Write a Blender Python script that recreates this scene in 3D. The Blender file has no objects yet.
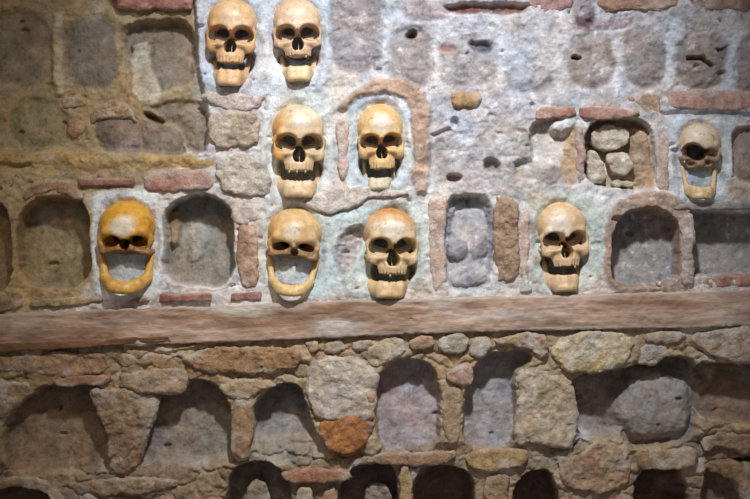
import bpy, math, random
import numpy as np

# ------------------------------------------------------------------ frame
# 1 unit of "px" on the wall plane is 2.5 mm; u runs right, v runs down, w comes out of the wall
S = 0.0025
CZ = 1.5
D = 1600.0
def X(u): return (u - 375.0) * S
def Z(v): return (249.5 - v) * S + CZ
def P(u, v, w): return (X(u), -w * S, Z(v))

sc = bpy.context.scene
cam = bpy.data.objects.new('camera', bpy.data.cameras.new('camera'))
sc.collection.objects.link(cam)
cam.location = (0, -D * S, CZ)
cam.rotation_euler = (math.pi / 2, 0, 0)
cam.data.sensor_width = 36
cam.data.lens = 36 * D / 750.0
sc.camera = cam

world = bpy.data.worlds.new('world'); sc.world = world
world.use_nodes = True
world.node_tree.nodes['Background'].inputs[0].default_value = (0.90, 0.84, 0.80, 1)
world.node_tree.nodes['Background'].inputs[1].default_value = 0.20

def spot(name, loc, aim, power, col, size, blend, radius):
    l = bpy.data.lights.new(name, 'SPOT')
    l.energy = power; l.color = col; l.spot_size = math.radians(size); l.spot_blend = blend
    l.shadow_soft_size = radius
    o = bpy.data.objects.new(name, l); sc.collection.objects.link(o)
    o.location = loc
    import mathutils
    d = mathutils.Vector(aim) - mathutils.Vector(loc)
    o.rotation_euler = d.to_track_quat('-Z', 'Y').to_euler()
    return o
spot('display_spotlight', (0.15, -1.85, CZ + 1.95), P(405, 170, 0), 345, (0.94, 0.97, 1.0), 49, 1.0, 0.09)
spot('warm_spotlight', (-1.0, -1.8, CZ + 1.5), P(140, 300, 0), 34, (1.0, 0.82, 0.55), 58, 1.0, 0.14)

sc.view_settings.view_transform = 'Standard'
sc.view_settings.look = 'None'
sc.view_settings.gamma = 1
sc.view_settings.use_curve_mapping = False
sc.view_settings.exposure = 0.0

# ------------------------------------------------------------------ numeric helpers
def lin(c):
    c = np.asarray(c, dtype=np.float64) / 255.0
    return np.where(c <= 0.04045, c / 12.92, ((c + 0.055) / 1.055) ** 2.4)

def _hash(i, j, k, s):
    h = (i.astype(np.uint32) * np.uint32(374761393) + j.astype(np.uint32) * np.uint32(668265263)
         + k.astype(np.uint32) * np.uint32(2147483647 - 58) + np.uint32((s * 974634757) & 0xffffffff))
    h = (h ^ (h >> np.uint32(13))) * np.uint32(1274126177)
    h = (h ^ (h >> np.uint32(16))) * np.uint32(2246822519)
    h = h ^ (h >> np.uint32(15))
    return (h & np.uint32(0xffff)).astype(np.float32) / 32767.5 - 1.0

def vnoise(x, y, z, s=0):
    xi, yi, zi = np.floor(x), np.floor(y), np.floor(z)
    fx, fy, fz = x - xi, y - yi, z - zi
    fx = fx * fx * (3 - 2 * fx); fy = fy * fy * (3 - 2 * fy); fz = fz * fz * (3 - 2 * fz)
    xi = xi.astype(np.int64); yi = yi.astype(np.int64); zi = zi.astype(np.int64)
    r = 0
    for a in (0, 1):
        wa = fx if a else 1 - fx
        for b in (0, 1):
            wb = fy if b else 1 - fy
            for c in (0, 1):
                wc = fz if c else 1 - fz
                r = r + wa * wb * wc * _hash(xi + a, yi + b, zi + c, s)
    return r

def vnoise2(x, y, s=0):
    xi, yi = np.floor(x), np.floor(y)
    fx, fy = x - xi, y - yi
    fx = fx * fx * (3 - 2 * fx); fy = fy * fy * (3 - 2 * fy)
    xi = xi.astype(np.int64); yi = yi.astype(np.int64); k = np.zeros_like(xi)
    return ((1 - fx) * (1 - fy) * _hash(xi, yi, k, s) + fx * (1 - fy) * _hash(xi + 1, yi, k, s)
            + (1 - fx) * fy * _hash(xi, yi + 1, k, s) + fx * fy * _hash(xi + 1, yi + 1, k, s))

def fbm2(u, v, scale, octv=4, s=0, gain=0.5):
    r = 0; a = 1.0; t = 0
    x, y = u / scale, v / scale
    for o in range(octv):
        r = r + a * vnoise2(x + 17.3 * o, y - 9.1 * o, s + o); t += a
        x, y = x * 2.03, y * 2.03; a *= gain
    return r / t

def fbm3(x, y, z, scale, octv=3, s=0, gain=0.5):
    r = 0; a = 1.0; t = 0
    x, y, z = x / scale, y / scale, z / scale
    for o in range(octv):
        r = r + a * vnoise(x + 5.7 * o, y + 3.1 * o, z - 7.7 * o, s + o); t += a
        x, y, z = x * 2.03, y * 2.03, z * 2.03; a *= gain
    return r / t

def sstep(a, b, x):
    t = np.clip((x - a) / (b - a), 0, 1)
    return t * t * (3 - 2 * t)

def chaikin(poly, n):
    p = np.asarray(poly, dtype=np.float64)
    for _ in range(n):
        q = np.roll(p, -1, axis=0)
        p = np.stack([0.8 * p + 0.2 * q, 0.2 * p + 0.8 * q], 1).reshape(-1, 2)
    return p

def poly_sdf(u, v, poly):                     # negative inside
    d = np.full(u.shape, 1e9); sgn = np.ones(u.shape)
    n = len(poly)
    for i in range(n):
        ax, ay = poly[i]; bx, by = poly[i - 1]
        ex, ey = bx - ax, by - ay
        wx, wy = u - ax, v - ay
        t = np.clip((wx * ex + wy * ey) / (ex * ex + ey * ey + 1e-9), 0, 1)
        d = np.minimum(d, (wx - ex * t) ** 2 + (wy - ey * t) ** 2)
        c1 = v >= ay; c2 = v < by; c3 = ex * wy > ey * wx
        flip = (c1 & c2 & c3) | (~c1 & ~c2 & ~c3)
        sgn = np.where(flip, -sgn, sgn)
    return sgn * np.sqrt(d)

def surface_nets(F, org, h):
    ins = F < 0
    nx, ny, nz = F.shape
    cnt = np.zeros((nx - 1, ny - 1, nz - 1), np.int8)
    for a in (0, 1):
        for b in (0, 1):
            for c in (0, 1):
                cnt += ins[a:nx - 1 + a, b:ny - 1 + b, c:nz - 1 + c]
    act = (cnt > 0) & (cnt < 8)
    ci = np.argwhere(act)
    idx = -np.ones(act.shape, np.int64); idx[act] = np.arange(len(ci))
    acc = np.zeros((len(ci), 3)); num = np.zeros(len(ci))
    cor = [np.array(c) for c in np.ndindex(2, 2, 2)]
    for a in cor:
        for ax in range(3):
            if a[ax] == 0:
                b = a.copy(); b[ax] = 1
                f0 = F[ci[:, 0] + a[0], ci[:, 1] + a[1], ci[:, 2] + a[2]]
                f1 = F[ci[:, 0] + b[0], ci[:, 1] + b[1], ci[:, 2] + b[2]]
                m = (f0 < 0) != (f1 < 0)
                t = np.where(m, f0 / np.where(m, f0 - f1, 1), 0)
                p = a[None, :] + np.zeros((len(ci), 1)); p = p.astype(float); p[:, ax] += t
                acc[m] += p[m]; num[m] += 1
    V = (ci + acc / num[:, None]) * h + np.asarray(org)
    quads = []
    for ax in range(3):
        o1, o2 = (ax + 1) % 3, (ax + 2) % 3
        sl0 = [slice(None)] * 3; sl1 = [slice(None)] * 3
        sl0[ax] = slice(0, -1); sl1[ax] = slice(1, None)
        s0, s1 = ins[tuple(sl0)], ins[tuple(sl1)]
        e = np.argwhere(s0 != s1)
        ok = (e[:, o1] > 0) & (e[:, o2] > 0) & (e[:, o1] < F.shape[o1] - 1) & (e[:, o2] < F.shape[o2] - 1)
        e = e[ok]
        d1 = np.zeros(3, int); d1[o1] = 1
        d2 = np.zeros(3, int); d2[o2] = 1
        q = np.stack([idx[tuple((e - d1 - d2).T)], idx[tuple((e - d2).T)], idx[tuple(e.T)], idx[tuple((e - d1).T)]], 1)
        fl = ~ins[tuple(e.T)]
        q[fl] = q[fl][:, ::-1]
        quads.append(q)
    return V, np.concatenate(quads)

def mesh_np(name, V, Q, C, mat, parent=None, smooth=True):
    me = bpy.data.meshes.new(name)
    me.vertices.add(len(V)); me.vertices.foreach_set('co', np.ascontiguousarray(V, np.float32).ravel())
    k = Q.shape[1]
    me.loops.add(Q.size); me.loops.foreach_set('vertex_index', np.ascontiguousarray(Q, np.int32).ravel())
    me.polygons.add(len(Q))
    me.polygons.foreach_set('loop_start', np.arange(0, Q.size, k, dtype=np.int32))
    me.polygons.foreach_set('use_smooth', np.ones(len(Q), bool) if smooth else np.zeros(len(Q), bool))
    me.update(calc_edges=True)
    if C is not None:
        at = me.color_attributes.new('Col', 'FLOAT_COLOR', 'POINT')
        cc = np.ones((len(V), 4), np.float32); cc[:, :3] = np.clip(C, 0.003, 0.95)
        at.data.foreach_set('color', cc.ravel())
    me.materials.append(mat)
    o = bpy.data.objects.new(name, me); sc.collection.objects.link(o)
    if parent is not None: o.parent = parent
    return o

def tag(o, label=None, cat=None, group=None, kind=None):
    if label: o['label'] = label
    if cat: o['category'] = cat
    if group: o['group'] = group
    if kind: o['kind'] = kind

# ------------------------------------------------------------------ materials
def make_mat(name, rough, spec, n1, n2, amp, bump, fine, grain=None):
    m = bpy.data.materials.new(name); m.use_nodes = True
    nt = m.node_tree; N = nt.nodes; L = nt.links
    b = N['Principled BSDF']
    b.inputs['Roughness'].default_value = rough
    b.inputs['Specular IOR Level'].default_value = spec
    tc = N.new('ShaderNodeTexCoord')
    at = N.new('ShaderNodeAttribute'); at.attribute_name = 'Col'
    a = N.new('ShaderNodeTexNoise'); a.inputs['Scale'].default_value = n1; a.inputs['Detail'].default_value = 6; a.inputs['Roughness'].default_value = 0.65
    c = N.new('ShaderNodeTexNoise'); c.inputs['Scale'].default_value = n2; c.inputs['Detail'].default_value = 4; c.inputs['Roughness'].default_value = 0.7
    mp = N.new('ShaderNodeMapping')
    if grain: mp.inputs['Scale'].default_value = grain
    L.new(tc.outputs['Object'], mp.inputs['Vector'])
    for t in (a, c): L.new(mp.outputs[0], t.inputs['Vector'])
    mr = N.new('ShaderNodeMapRange'); mr.inputs[1].default_value = 0.3; mr.inputs[2].default_value = 0.7
    mr.inputs[3].default_value = 1 - amp; mr.inputs[4].default_value = 1 + amp
    L.new(a.outputs['Fac'], mr.inputs[0])
    mx = N.new('ShaderNodeMix'); mx.data_type = 'RGBA'; mx.blend_type = 'MULTIPLY'; mx.inputs[0].default_value = 1
    cm = N.new('ShaderNodeCombineColor')
    mf = N.new('ShaderNodeMapRange'); mf.inputs[1].default_value = 0.3; mf.inputs[2].default_value = 0.7
    mf.inputs[3].default_value = 1 - amp * .7; mf.inputs[4].default_value = 1 + amp * .7
    L.new(c.outputs['Fac'], mf.inputs[0])
    pm = N.new('ShaderNodeMath'); pm.operation = 'MULTIPLY'
    L.new(mr.outputs[0], pm.inputs[0]); L.new(mf.outputs[0], pm.inputs[1])
    for i in range(3): L.new(pm.outputs[0], cm.inputs[i])
    L.new(at.outputs['Color'], mx.inputs[6]); L.new(cm.outputs[0], mx.inputs[7])
    L.new(mx.outputs[2], b.inputs['Base Color'])
    bp = N.new('ShaderNodeBump'); bp.inputs['Strength'].default_value = bump; bp.inputs['Distance'].default_value = 0.004
    ad = N.new('ShaderNodeMath'); ad.operation = 'MULTIPLY_ADD'; ad.inputs[1].default_value = fine
    L.new(c.outputs['Fac'], ad.inputs[0]); L.new(a.outputs['Fac'], ad.inputs[2])
    L.new(ad.outputs[0], bp.inputs['Height']); L.new(bp.outputs[0], b.inputs['Normal'])
    return m
M_wall = make_mat('mortar_and_stone', 0.9, 0.12, 42, 190, 0.25, 0.7, 0.7)
M_stone = make_mat('weathered_stone', 0.88, 0.12, 50, 200, 0.24, 0.9, 0.6)
M_beam = make_mat('weathered_timber', 0.8, 0.2, 60, 200, 0.28, 0.6, 0.6, (0.16, 1, 1))
M_bone = make_mat('aged_bone', 0.45, 0.4, 60, 210, 0.14, 0.22, 0.5)

# palette (sRGB)
PLASTER = (208, 212, 211); WHITE = (204, 199, 196); BLUEW = (188, 192, 200)
OCHRE = (172, 148, 112); OLIVE = (134, 121, 102); GREY = (140, 134, 132); GREYB = (134, 134, 142)
PINK = (178, 142, 128); RED = (160, 114, 98); BROWN = (134, 100, 72); DKBR = (96, 70, 52)
SAND = (186, 160, 128); ORANGE = (176, 104, 48); PALE = (206, 196, 182); MAUVE = (178, 160, 158)

# ------------------------------------------------------------------ the wall (relief)
U0, U1, V0, V1, ST = -150, 900, -110, 610, 1.0
gu = np.arange(U0, U1 + ST, ST); gv = np.arange(V0, V1 + ST, ST)
GU, GV = np.meshgrid(gu, gv)
wu = GU + 3.0 * fbm2(GU, GV, 22, 4, 11) + 1.0 * fbm2(GU, GV, 5, 2, 15)
wv = GV + 3.0 * fbm2(GU, GV, 22, 4, 21) + 1.0 * fbm2(GU, GV, 5, 2, 25)
H = np.zeros(GU.shape); C = np.zeros(GU.shape + (3,)); REG = np.zeros(GU.shape, int)
rough_amp = np.ones(GU.shape)

def sl(poly, pad):
    p = np.asarray(poly)
    a = max(0, int((p[:, 0].min() - pad - U0) / ST)); b = min(len(gu), int((p[:, 0].max() + pad - U0) / ST) + 1)
    c = max(0, int((p[:, 1].min() - pad - V0) / ST)); d = min(len(gv), int((p[:, 1].max() + pad - V0) / ST) + 1)
    return (slice(c, d), slice(a, b))

def paint(poly, col, edge=4, ch=2, amt=1.0):
    poly = chaikin(poly, ch); s = sl(poly, edge + 8)
    m = amt * sstep(edge, -edge, poly_sdf(wu[s], wv[s], poly))
    C[s] = C[s] * (1 - m[..., None]) + lin(col) * m[..., None]

def relief(poly, h, edge=3, ch=2, col=None, slope=(0, 0), bulge=0, br=20, add=False, cam_=1.0, rough=None, reg=None):
    poly = chaikin(poly, ch); s = sl(poly, edge + 10)
    d = poly_sdf(wu[s], wv[s], poly)
    m = sstep(edge, -edge, d)
    c = poly.mean(0)
    hh = h + slope[0] * (GU[s] - c[0]) + slope[1] * (GV[s] - c[1]) + bulge * (1 - np.clip(1 + d / br, 0, 1) ** 2)
    H[s] = H[s] + hh * m if add else H[s] * (1 - m) + hh * m
    if col is not None:
        mc = cam_ * sstep(1.5, -2.5, d)
        C[s] = C[s] * (1 - mc[..., None]) + lin(col) * mc[..., None]
    if rough is not None: rough_amp[s] = rough_amp[s] * (1 - m) + rough * m
    if reg: REG[s] = np.where(d < 0.5, reg, REG[s])

def box(a, b, c, d): return [(a, b), (c, b), (c, d), (a, d)]
def arch(a, b, c, d, r=0.5):                      # niche outline: square foot, arched head
    w = c - a; k = r * w
    return [(a, d), (a, b + k), (a + 0.12 * w, b + 0.35 * k), (a + 0.32 * w, b), (c - 0.32 * w, b), (c - 0.12 * w, b + 0.35 * k), (c, b + k), (c, d)]
def disc(cu, cv, ru, rv, n=14, a0=0):
    return [(cu + ru * math.cos(2 * math.pi * i / n), cv + rv * math.sin(2 * math.pi * i / n)) for i in range(n)]

# ground colours of the mortar
C[:] = lin(WHITE)
nz = fbm2(GU, GV, 60, 4, 31)[..., None]
C[:] = C * (1 - 0.35 * sstep(-0.1, 0.5, nz)) + lin(MAUVE) * 0.35 * sstep(-0.1, 0.5, nz)
paint(box(-160, -160, 200, 200), (158, 138, 108), 14)
paint(box(-160, 150, 95, 320), OCHRE, 12)
paint([(195, -80), (335, -80), (335, 105), (260, 100), (195, 90)], BLUEW, 6)
paint(box(330, -160, 830, 120), (186, 182, 186), 10)
paint([(-160, 335), (910, 320), (910, 600), (-160, 600)], (166, 145, 118), 5)
paint(box(-160, 350, 260, 600), (150, 124, 94), 12)

# --- upper left, set back behind the skull column
relief([(-160, -80), (193, -80), (196, 60), (205, 95), (208, 150), (-160, 156)], -11, 3, 1)
relief(arch(-40, 8, 50, 84, .3), -17, 5, 2, OLIVE, bulge=3, rough=.5)
relief(arch(64, 14, 116, 86, .3), -13, 5, 2, (130, 119, 106), bulge=3, rough=.6)
relief([(122, 28), (140, 20), (180, 20), (194, 36), (192, 82), (160, 92), (138, 84), (134, 60), (122, 45)], -24, 4, 2, (132, 118, 104), slope=(0, .16), rough=.6)
relief([(128, 44), (148, 38), (152, 70), (162, 95), (150, 106), (132, 98)], -9, 4, 2, (188, 176, 156))
relief([(50, 12), (63, 12), (62, 95), (52, 95)], -6, 4, 1, (186, 172, 142))
relief(disc(36, 125, 30, 27), -15, 4, 0, (142, 130, 100), bulge=4, rough=.5)
relief([(92, 124), (104, 116), (130, 116), (140, 125), (142, 148), (120, 158), (98, 150)], -14, 3, 2, (116, 106, 96), bulge=6, br=14)
relief([(138, 122), (158, 120), (182, 130), (186, 156), (140, 158)], -14, 3, 2, (126, 115, 102), bulge=5, br=12)
relief([(150, 108), (165, 100), (205, 100), (208, 150), (188, 152), (178, 128), (160, 120)], -17, 3, 2, (138, 125, 110), bulge=4)
relief([(140, 112), (150, 112), (164, 120), (160, 124), (146, 119)], -22, 2, 1, DKBR)
relief([(-160, 152), (100, 150), (215, 156), (215, 170), (-160, 172)], -1, 4, 1, (170, 142, 100), bulge=3)
relief([(-160, 163), (30, 162), (34, 168), (-160, 168)], -6, 2, 1)

# --- middle left niches
NICHE = {}
def niche(i, poly, depth, col, label, slope=.10, ch=2, edge=2.2, bulge=0):
    NICHE[i] = label
    col = tuple(min(255, c * 1.08) for c in col)
    relief(poly, -depth, edge, ch, col, slope=(0, slope), rough=.7, reg=i, bulge=bulge)
relief(arch(12, 180, 94, 296, .35), 1, 5, 2, (168, 142, 106))
niche(1, arch(-50, 198, 11, 292, .4), 22, (124, 100, 76), 'brown niche cut off by the left edge of the picture')
niche(2, [(20, 286), (19, 222), (26, 207), (42, 197), (66, 196), (84, 204), (90, 222), (90, 286)], 30, (134, 118, 92), 'arched empty niche left of the yellow skull')
niche(3, [(164, 286), (164, 222), (170, 205), (184, 195), (212, 194), (226, 202), (232, 218), (233, 288)], 30, (132, 126, 116), 'arched empty niche right of the yellow skull')
relief([(186, 232), (196, 222), (206, 236), (198, 262), (186, 262)], 4, 4, 2, None, add=True)
relief([(165, 212), (178, 206), (176, 240), (166, 246)], 8, 3, 2, (140, 118, 92), add=True)

# --- plaster beds round the skulls
PL = {}
def bed(i, poly, label, col=PLASTER, h=2, edge=4):
    PL[i] = label
    relief(poly, h, edge, 2, col, rough=.55, reg=i, cam_=.9)
bed(31, [(94, 190), (160, 190), (163, 240), (160, 292), (150, 300), (104, 302), (92, 284), (93, 220)], 'pale plaster around the yellow skull')
bed(32, [(196, -60), (332, -60), (332, 90), (300, 96), (262, 96), (198, 92)], 'bluish plaster around the two topmost skulls', (196, 202, 212))
bed(33, [(262, 100), (280, 94), (316, 94), (334, 108), (334, 198), (318, 204), (276, 204), (262, 196)], 'pale plaster around the wide grinning skull')
bed(34, [(346, 110), (356, 98), (384, 92), (404, 98), (412, 112), (414, 192), (342, 196)], 'pale plaster around the skull under the pink arch', (200, 208, 214))
bed(35, [(262, 206), (300, 200), (330, 216), (366, 204), (420, 200), (428, 214), (428, 296), (262, 298)], 'pale plaster around the middle pair of skulls', (198, 208, 206))
bed(36, [(530, 200), (548, 192), (580, 192), (602, 200), (606, 250), (600, 290), (532, 292)], 'pale plaster around the skull right of centre', (196, 204, 198))
bed(37, [(668, 118), (690, 110), (734, 114), (736, 150), (728, 202), (674, 206), (668, 170)], 'pale plaster around the broken skull at right', (202, 210, 218))
# hollows that hold the skulls
for cu, cv, ru, rv in ((127, 246, 32, 48), (231, 42, 29, 46), (297, 40, 28, 44), (297, 150, 30, 48), (380, 142, 27, 42), (294, 251, 31, 47), (389, 252, 30, 47), (561, 246, 29, 47), (699, 161, 25, 41)):
    relief(disc(cu, cv, ru, rv), -4, 5, 0, None, rough=.5)
for cu, cv, q, mz in ((232, 37.5, 25.8, 1.12), (297.5, 36, 25, 1.05), (299, 145, 27, 1.1), (380.5, 143.5, 24, 1.2), (393, 248.5, 27.2, 1.05), (564, 242, 25.4, 1.1)):
    mx = (375 - cu) * .008
    relief(disc(cu + mx, cv - .25 * q, .72 * q, 1.0 * q), -48, 3, 0, None, rough=.6)
    relief(disc(cu + mx, cv + .35 * q, .5 * q, .5 * q), -48, 3, 0, None, rough=.6)
    relief(disc(cu + mx, cv + mz * q, .70 * q, .30 * q), -34, 3, 0, None, rough=.6)
    for sg in (-1, 1):
        relief(disc(cu + mx + sg * .56 * q, cv + .86 * q, .23 * q, .26 * q), -30, 3, 0, None, rough=.6)
for cu, cv, q in ((127, 243, 29.5), (294, 248, 28), (699.5, 153, 21.5)):
    relief(disc(cu + (375 - cu) * .008, cv - .35 * q, .70 * q, .80 * q), -48, 3, 0, None, rough=.6)
# plaster left inside the dropped jaws
relief([(106, 250), (149, 250), (145, 286), (110, 286)], -2, 4, 1, (190, 198, 200), bulge=2)
relief([(271, 252), (316, 252), (310, 288), (278, 288)], -2, 4, 1, (192, 200, 208), bulge=2)
relief([(682, 166), (716, 166), (712, 190), (686, 190)], -3, 4, 1, (192, 200, 208), bulge=2)
# stone showing through the plaster between the middle pair
relief([(334, 268), (336, 246), (346, 230), (362, 226), (364, 240), (354, 262), (342, 280)], -7, 3, 2, (176, 166, 162), slope=(-.25, 0), rough=1.6)

# --- upper middle
relief(arch(331, -30, 383, 72, .3), -7, 5, 2, (152, 144, 146), bulge=3)
relief(arch(388, 28, 431, 90, .4), -5, 5, 2, (160, 154, 156), bulge=5)
relief(disc(411, 35, 5, 4), -16, 2, 0, (84, 66, 58))
relief([(436, 40), (470, 34), (498, 40), (500, 84), (440, 88)], -2, 6, 2, (166, 162, 166), bulge=4)
relief([(502, 70), (556, 68), (556, 92), (506, 96)], -2, 4, 2, (164, 160, 164), bulge=3)
relief([(400, 2), (448, 4), (452, 22), (404, 24)], -2, 4, 2, (160, 148, 150), bulge=4)
relief([(444, 4), (530, 2), (524, 12), (450, 14)], -10, 3, 1, (120, 88, 84))
relief([(466, 40), (492, 42), (494, 52), (476, 54)], -9, 3, 1, (118, 114, 120))
relief(disc(446, 48, 10, 4), -2, 2, 0, (154, 120, 112))
relief(disc(455, 177, 8, 4), -16, 2, 0, (70, 58, 56))
relief(disc(456, 122, 4, 5), -10, 2, 0, (110, 96, 90))
relief([(430, 135), (450, 128), (452, 131), (434, 138)], -6, 1.5, 0, DKBR)
# pink frame around the skull in the middle
relief([(338, 110), (352, 92), (372, 78), (398, 76), (424, 90), (430, 104), (430, 192), (414, 194), (413, 112), (404, 97), (384, 91), (358, 97), (346, 112)], 6, 3, 1, (186, 158, 140))
paint([(432, 100), (530, 100), (530, 190), (432, 192)], (184, 180, 184), 8)
# hollows with broken rims
relief(disc(493, 166, 8, 7), -9, 2, 0, (150, 144, 144))
relief([(512, 160), (540, 158), (550, 166), (546, 178), (520, 180)], -8, 2.5, 2, (172, 162, 158))
relief([(505, 130), (530, 128), (532, 160), (508, 158)], -2, 4, 2, (186, 180, 178), bulge=4)

# --- centre: the walled-up niche of broken stones
relief([(444, 200), (470, 194), (492, 198), (494, 288), (444, 292)], -12, 3, 2, (156, 154, 160), slope=(0, .05), rough=1.4)
niche(4, [(452, 212), (468, 200), (488, 204), (490, 284), (448, 286), (449, 240)], 15, (172, 168, 170), 'walled up niche filled with broken grey stone', bulge=4)
relief(disc(457, 249, 12, 12), -7, 2, 0, (146, 144, 148), bulge=4, br=10)
relief([(470, 240), (488, 232), (489, 256), (472, 262)], -8, 2, 2, (164, 158, 160), bulge=3)
relief([(452, 272), (474, 264), (488, 274), (488, 286), (452, 286)], -6, 2, 2, (172, 164, 166), bulge=3)

# --- right
for a, b, c, d in ((613, 20, 623, 94), (665, 22, 677, 92), (728, 26, 738, 96), (382, 0, 389, 78), (556, 30, 568, 92), (430, 22, 438, 92), (496, 36, 504, 96)):
    paint(box(a, b, c, d), (206, 206, 212), 4, 1, .8)
relief([(566, 46), (580, 32), (606, 32), (614, 46), (614, 84), (584, 90), (568, 82)], -4, 5, 2, (156, 144, 140), cam_=.95, bulge=5)
relief([(622, 42), (636, 28), (660, 30), (668, 46), (664, 84), (640, 92), (624, 80)], -4, 5, 2, (150, 143, 143), cam_=.95, bulge=6)
relief([(676, 48), (690, 34), (716, 34), (728, 48), (726, 84), (700, 90), (678, 84)], -4, 5, 2, (144, 134, 131), cam_=.95, bulge=6)
relief(arch(737, 34, 800, 98, .3), -5, 5, 2, (150, 134, 136), cam_=.95, bulge=6)
relief([(572, 20), (632, 16), (634, 28), (574, 32)], -2, 4, 2, (150, 136, 140), bulge=4)
for pts in ([(688, 56), (704, 56), (714, 66), (711, 68), (702, 60), (688, 59)], [(716, 48), (726, 45), (726, 48), (718, 51)]):
    relief(pts, -7, 1.5, 0, DKBR)
relief(disc(576, 56, 4, 2), -11, 1.5, 0, DKBR)
relief([(572, 2), (596, 0), (596, 26), (574, 28)], -4, 4, 2, (112, 92, 100), bulge=4)
niche(5, [(532, 120), (574, 118), (577, 184), (534, 186), (530, 140)], 10, (188, 178, 170), 'shallow broken niche with ochre right side', slope=.22)
paint([(566, 138), (577, 122), (578, 186), (558, 186)], (182, 154, 126), 3)
relief([(566, 138), (577, 122), (578, 186), (560, 186)], -5, 4, 2, None, slope=(.4, .1), rough=1.3)
relief([(550, 122), (576, 116), (574, 128), (564, 136), (552, 132)], 0, 4, 2, (206, 202, 202), rough=1)
relief([(534, 168), (556, 162), (560, 184), (536, 186)], -1, 3, 2, (176, 160, 154), rough=1)
niche(6, [(584, 186), (584, 136), (594, 120), (640, 118), (654, 130), (656, 190)], 26, (176, 160, 140), 'niche packed with broken rubble', slope=.14)
relief([(626, 124), (654, 128), (656, 190), (640, 188), (632, 160)], -14, 5, 1, (178, 154, 130), slope=(.5, 0), rough=1.5)
relief(arch(604, 192, 696, 294, .3), 4, 4, 2, (172, 148, 132))
niche(7, [(613, 287), (613, 236), (618, 222), (630, 211), (650, 208), (668, 214), (677, 228), (680, 250), (676, 287)], 30, (142, 138, 138), 'arched empty niche in a brown frame right of centre')
niche(8, [(692, 275), (691, 213), (910, 210), (910, 276)], 30, (142, 136, 134), 'square topped empty niche at the right edge', slope=.14, ch=0)
niche(9, [(734, 190), (732, 134), (742, 124), (910, 122), (910, 190)], 9, (140, 126, 118), 'filled grey niche at the right edge', slope=.03, bulge=3)
paint([(668, 116), (740, 100), (910, 100), (910, 118), (740, 122)], (176, 178, 186), 4)
relief([(660, 110), (735, 112), (910, 114), (910, 119), (735, 118), (664, 116)], -5, 2, 1)

# --- below the beam: set back, deep niches
relief([(-160, 352), (180, 348), (375, 338), (910, 326), (910, 600), (-160, 600)], 1, 3, 0, None)
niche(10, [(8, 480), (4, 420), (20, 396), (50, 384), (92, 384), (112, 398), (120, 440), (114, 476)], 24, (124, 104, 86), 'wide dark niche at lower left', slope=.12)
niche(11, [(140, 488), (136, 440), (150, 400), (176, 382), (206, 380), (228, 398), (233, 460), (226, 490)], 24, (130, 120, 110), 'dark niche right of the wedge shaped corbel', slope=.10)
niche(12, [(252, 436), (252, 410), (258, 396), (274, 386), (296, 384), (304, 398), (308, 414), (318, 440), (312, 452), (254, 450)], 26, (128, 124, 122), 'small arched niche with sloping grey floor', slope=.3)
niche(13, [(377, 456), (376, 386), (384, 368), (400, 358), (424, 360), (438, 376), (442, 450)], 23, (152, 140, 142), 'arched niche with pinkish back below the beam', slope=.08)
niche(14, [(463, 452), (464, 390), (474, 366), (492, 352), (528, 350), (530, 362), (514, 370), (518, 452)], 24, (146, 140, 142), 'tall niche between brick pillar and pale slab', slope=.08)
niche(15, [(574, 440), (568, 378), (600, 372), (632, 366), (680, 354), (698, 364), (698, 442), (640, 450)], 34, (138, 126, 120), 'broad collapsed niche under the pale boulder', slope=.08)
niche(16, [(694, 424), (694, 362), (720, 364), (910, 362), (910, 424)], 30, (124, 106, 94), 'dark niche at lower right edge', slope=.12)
relief([(618, 392), (634, 372), (666, 368), (690, 378), (700, 410), (692, 440), (640, 446), (614, 420)], -17, 9, 2, (148, 140, 136), bulge=9, br=30, slope=(0, .08))
relief([(660, 374), (672, 374), (678, 380), (676, 382), (662, 378)], -16, 1.5, 0, DKBR)
# floors and the lowest course
relief([(-160, 470), (120, 468), (235, 462), (330, 440), (372, 448), (372, 600), (-160, 600)], -6, 8, 1, (150, 128, 106), rough=1.3)
relief([(372, 446), (560, 446), (640, 430), (640, 600), (372, 600)], -5, 5, 1, (160, 140, 118), rough=1.3)
relief([(636, 440), (910, 424), (910, 600), (636, 600)], -7, 6, 1, (146, 126, 108), rough=1.5)
relief([(232, 440), (318, 432), (330, 462), (290, 466), (236, 466)], -10, 6, 2, (158, 146, 132), slope=(0, .25))
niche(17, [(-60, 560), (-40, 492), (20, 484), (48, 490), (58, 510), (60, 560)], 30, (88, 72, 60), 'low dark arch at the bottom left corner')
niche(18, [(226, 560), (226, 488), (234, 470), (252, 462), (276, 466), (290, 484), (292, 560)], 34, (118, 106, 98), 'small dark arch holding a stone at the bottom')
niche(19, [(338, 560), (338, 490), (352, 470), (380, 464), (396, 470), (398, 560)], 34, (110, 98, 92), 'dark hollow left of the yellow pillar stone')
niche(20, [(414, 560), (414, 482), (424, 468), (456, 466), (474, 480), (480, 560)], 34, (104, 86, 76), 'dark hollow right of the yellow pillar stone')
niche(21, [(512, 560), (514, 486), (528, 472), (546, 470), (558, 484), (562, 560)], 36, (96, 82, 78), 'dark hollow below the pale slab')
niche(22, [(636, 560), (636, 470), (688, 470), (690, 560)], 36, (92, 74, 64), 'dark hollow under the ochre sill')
niche(23, [(700, 560), (704, 466), (740, 458), (910, 470), (910, 560)], 22, (120, 106, 96), 'rough hollow at the bottom right corner', slope=.1)

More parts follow.
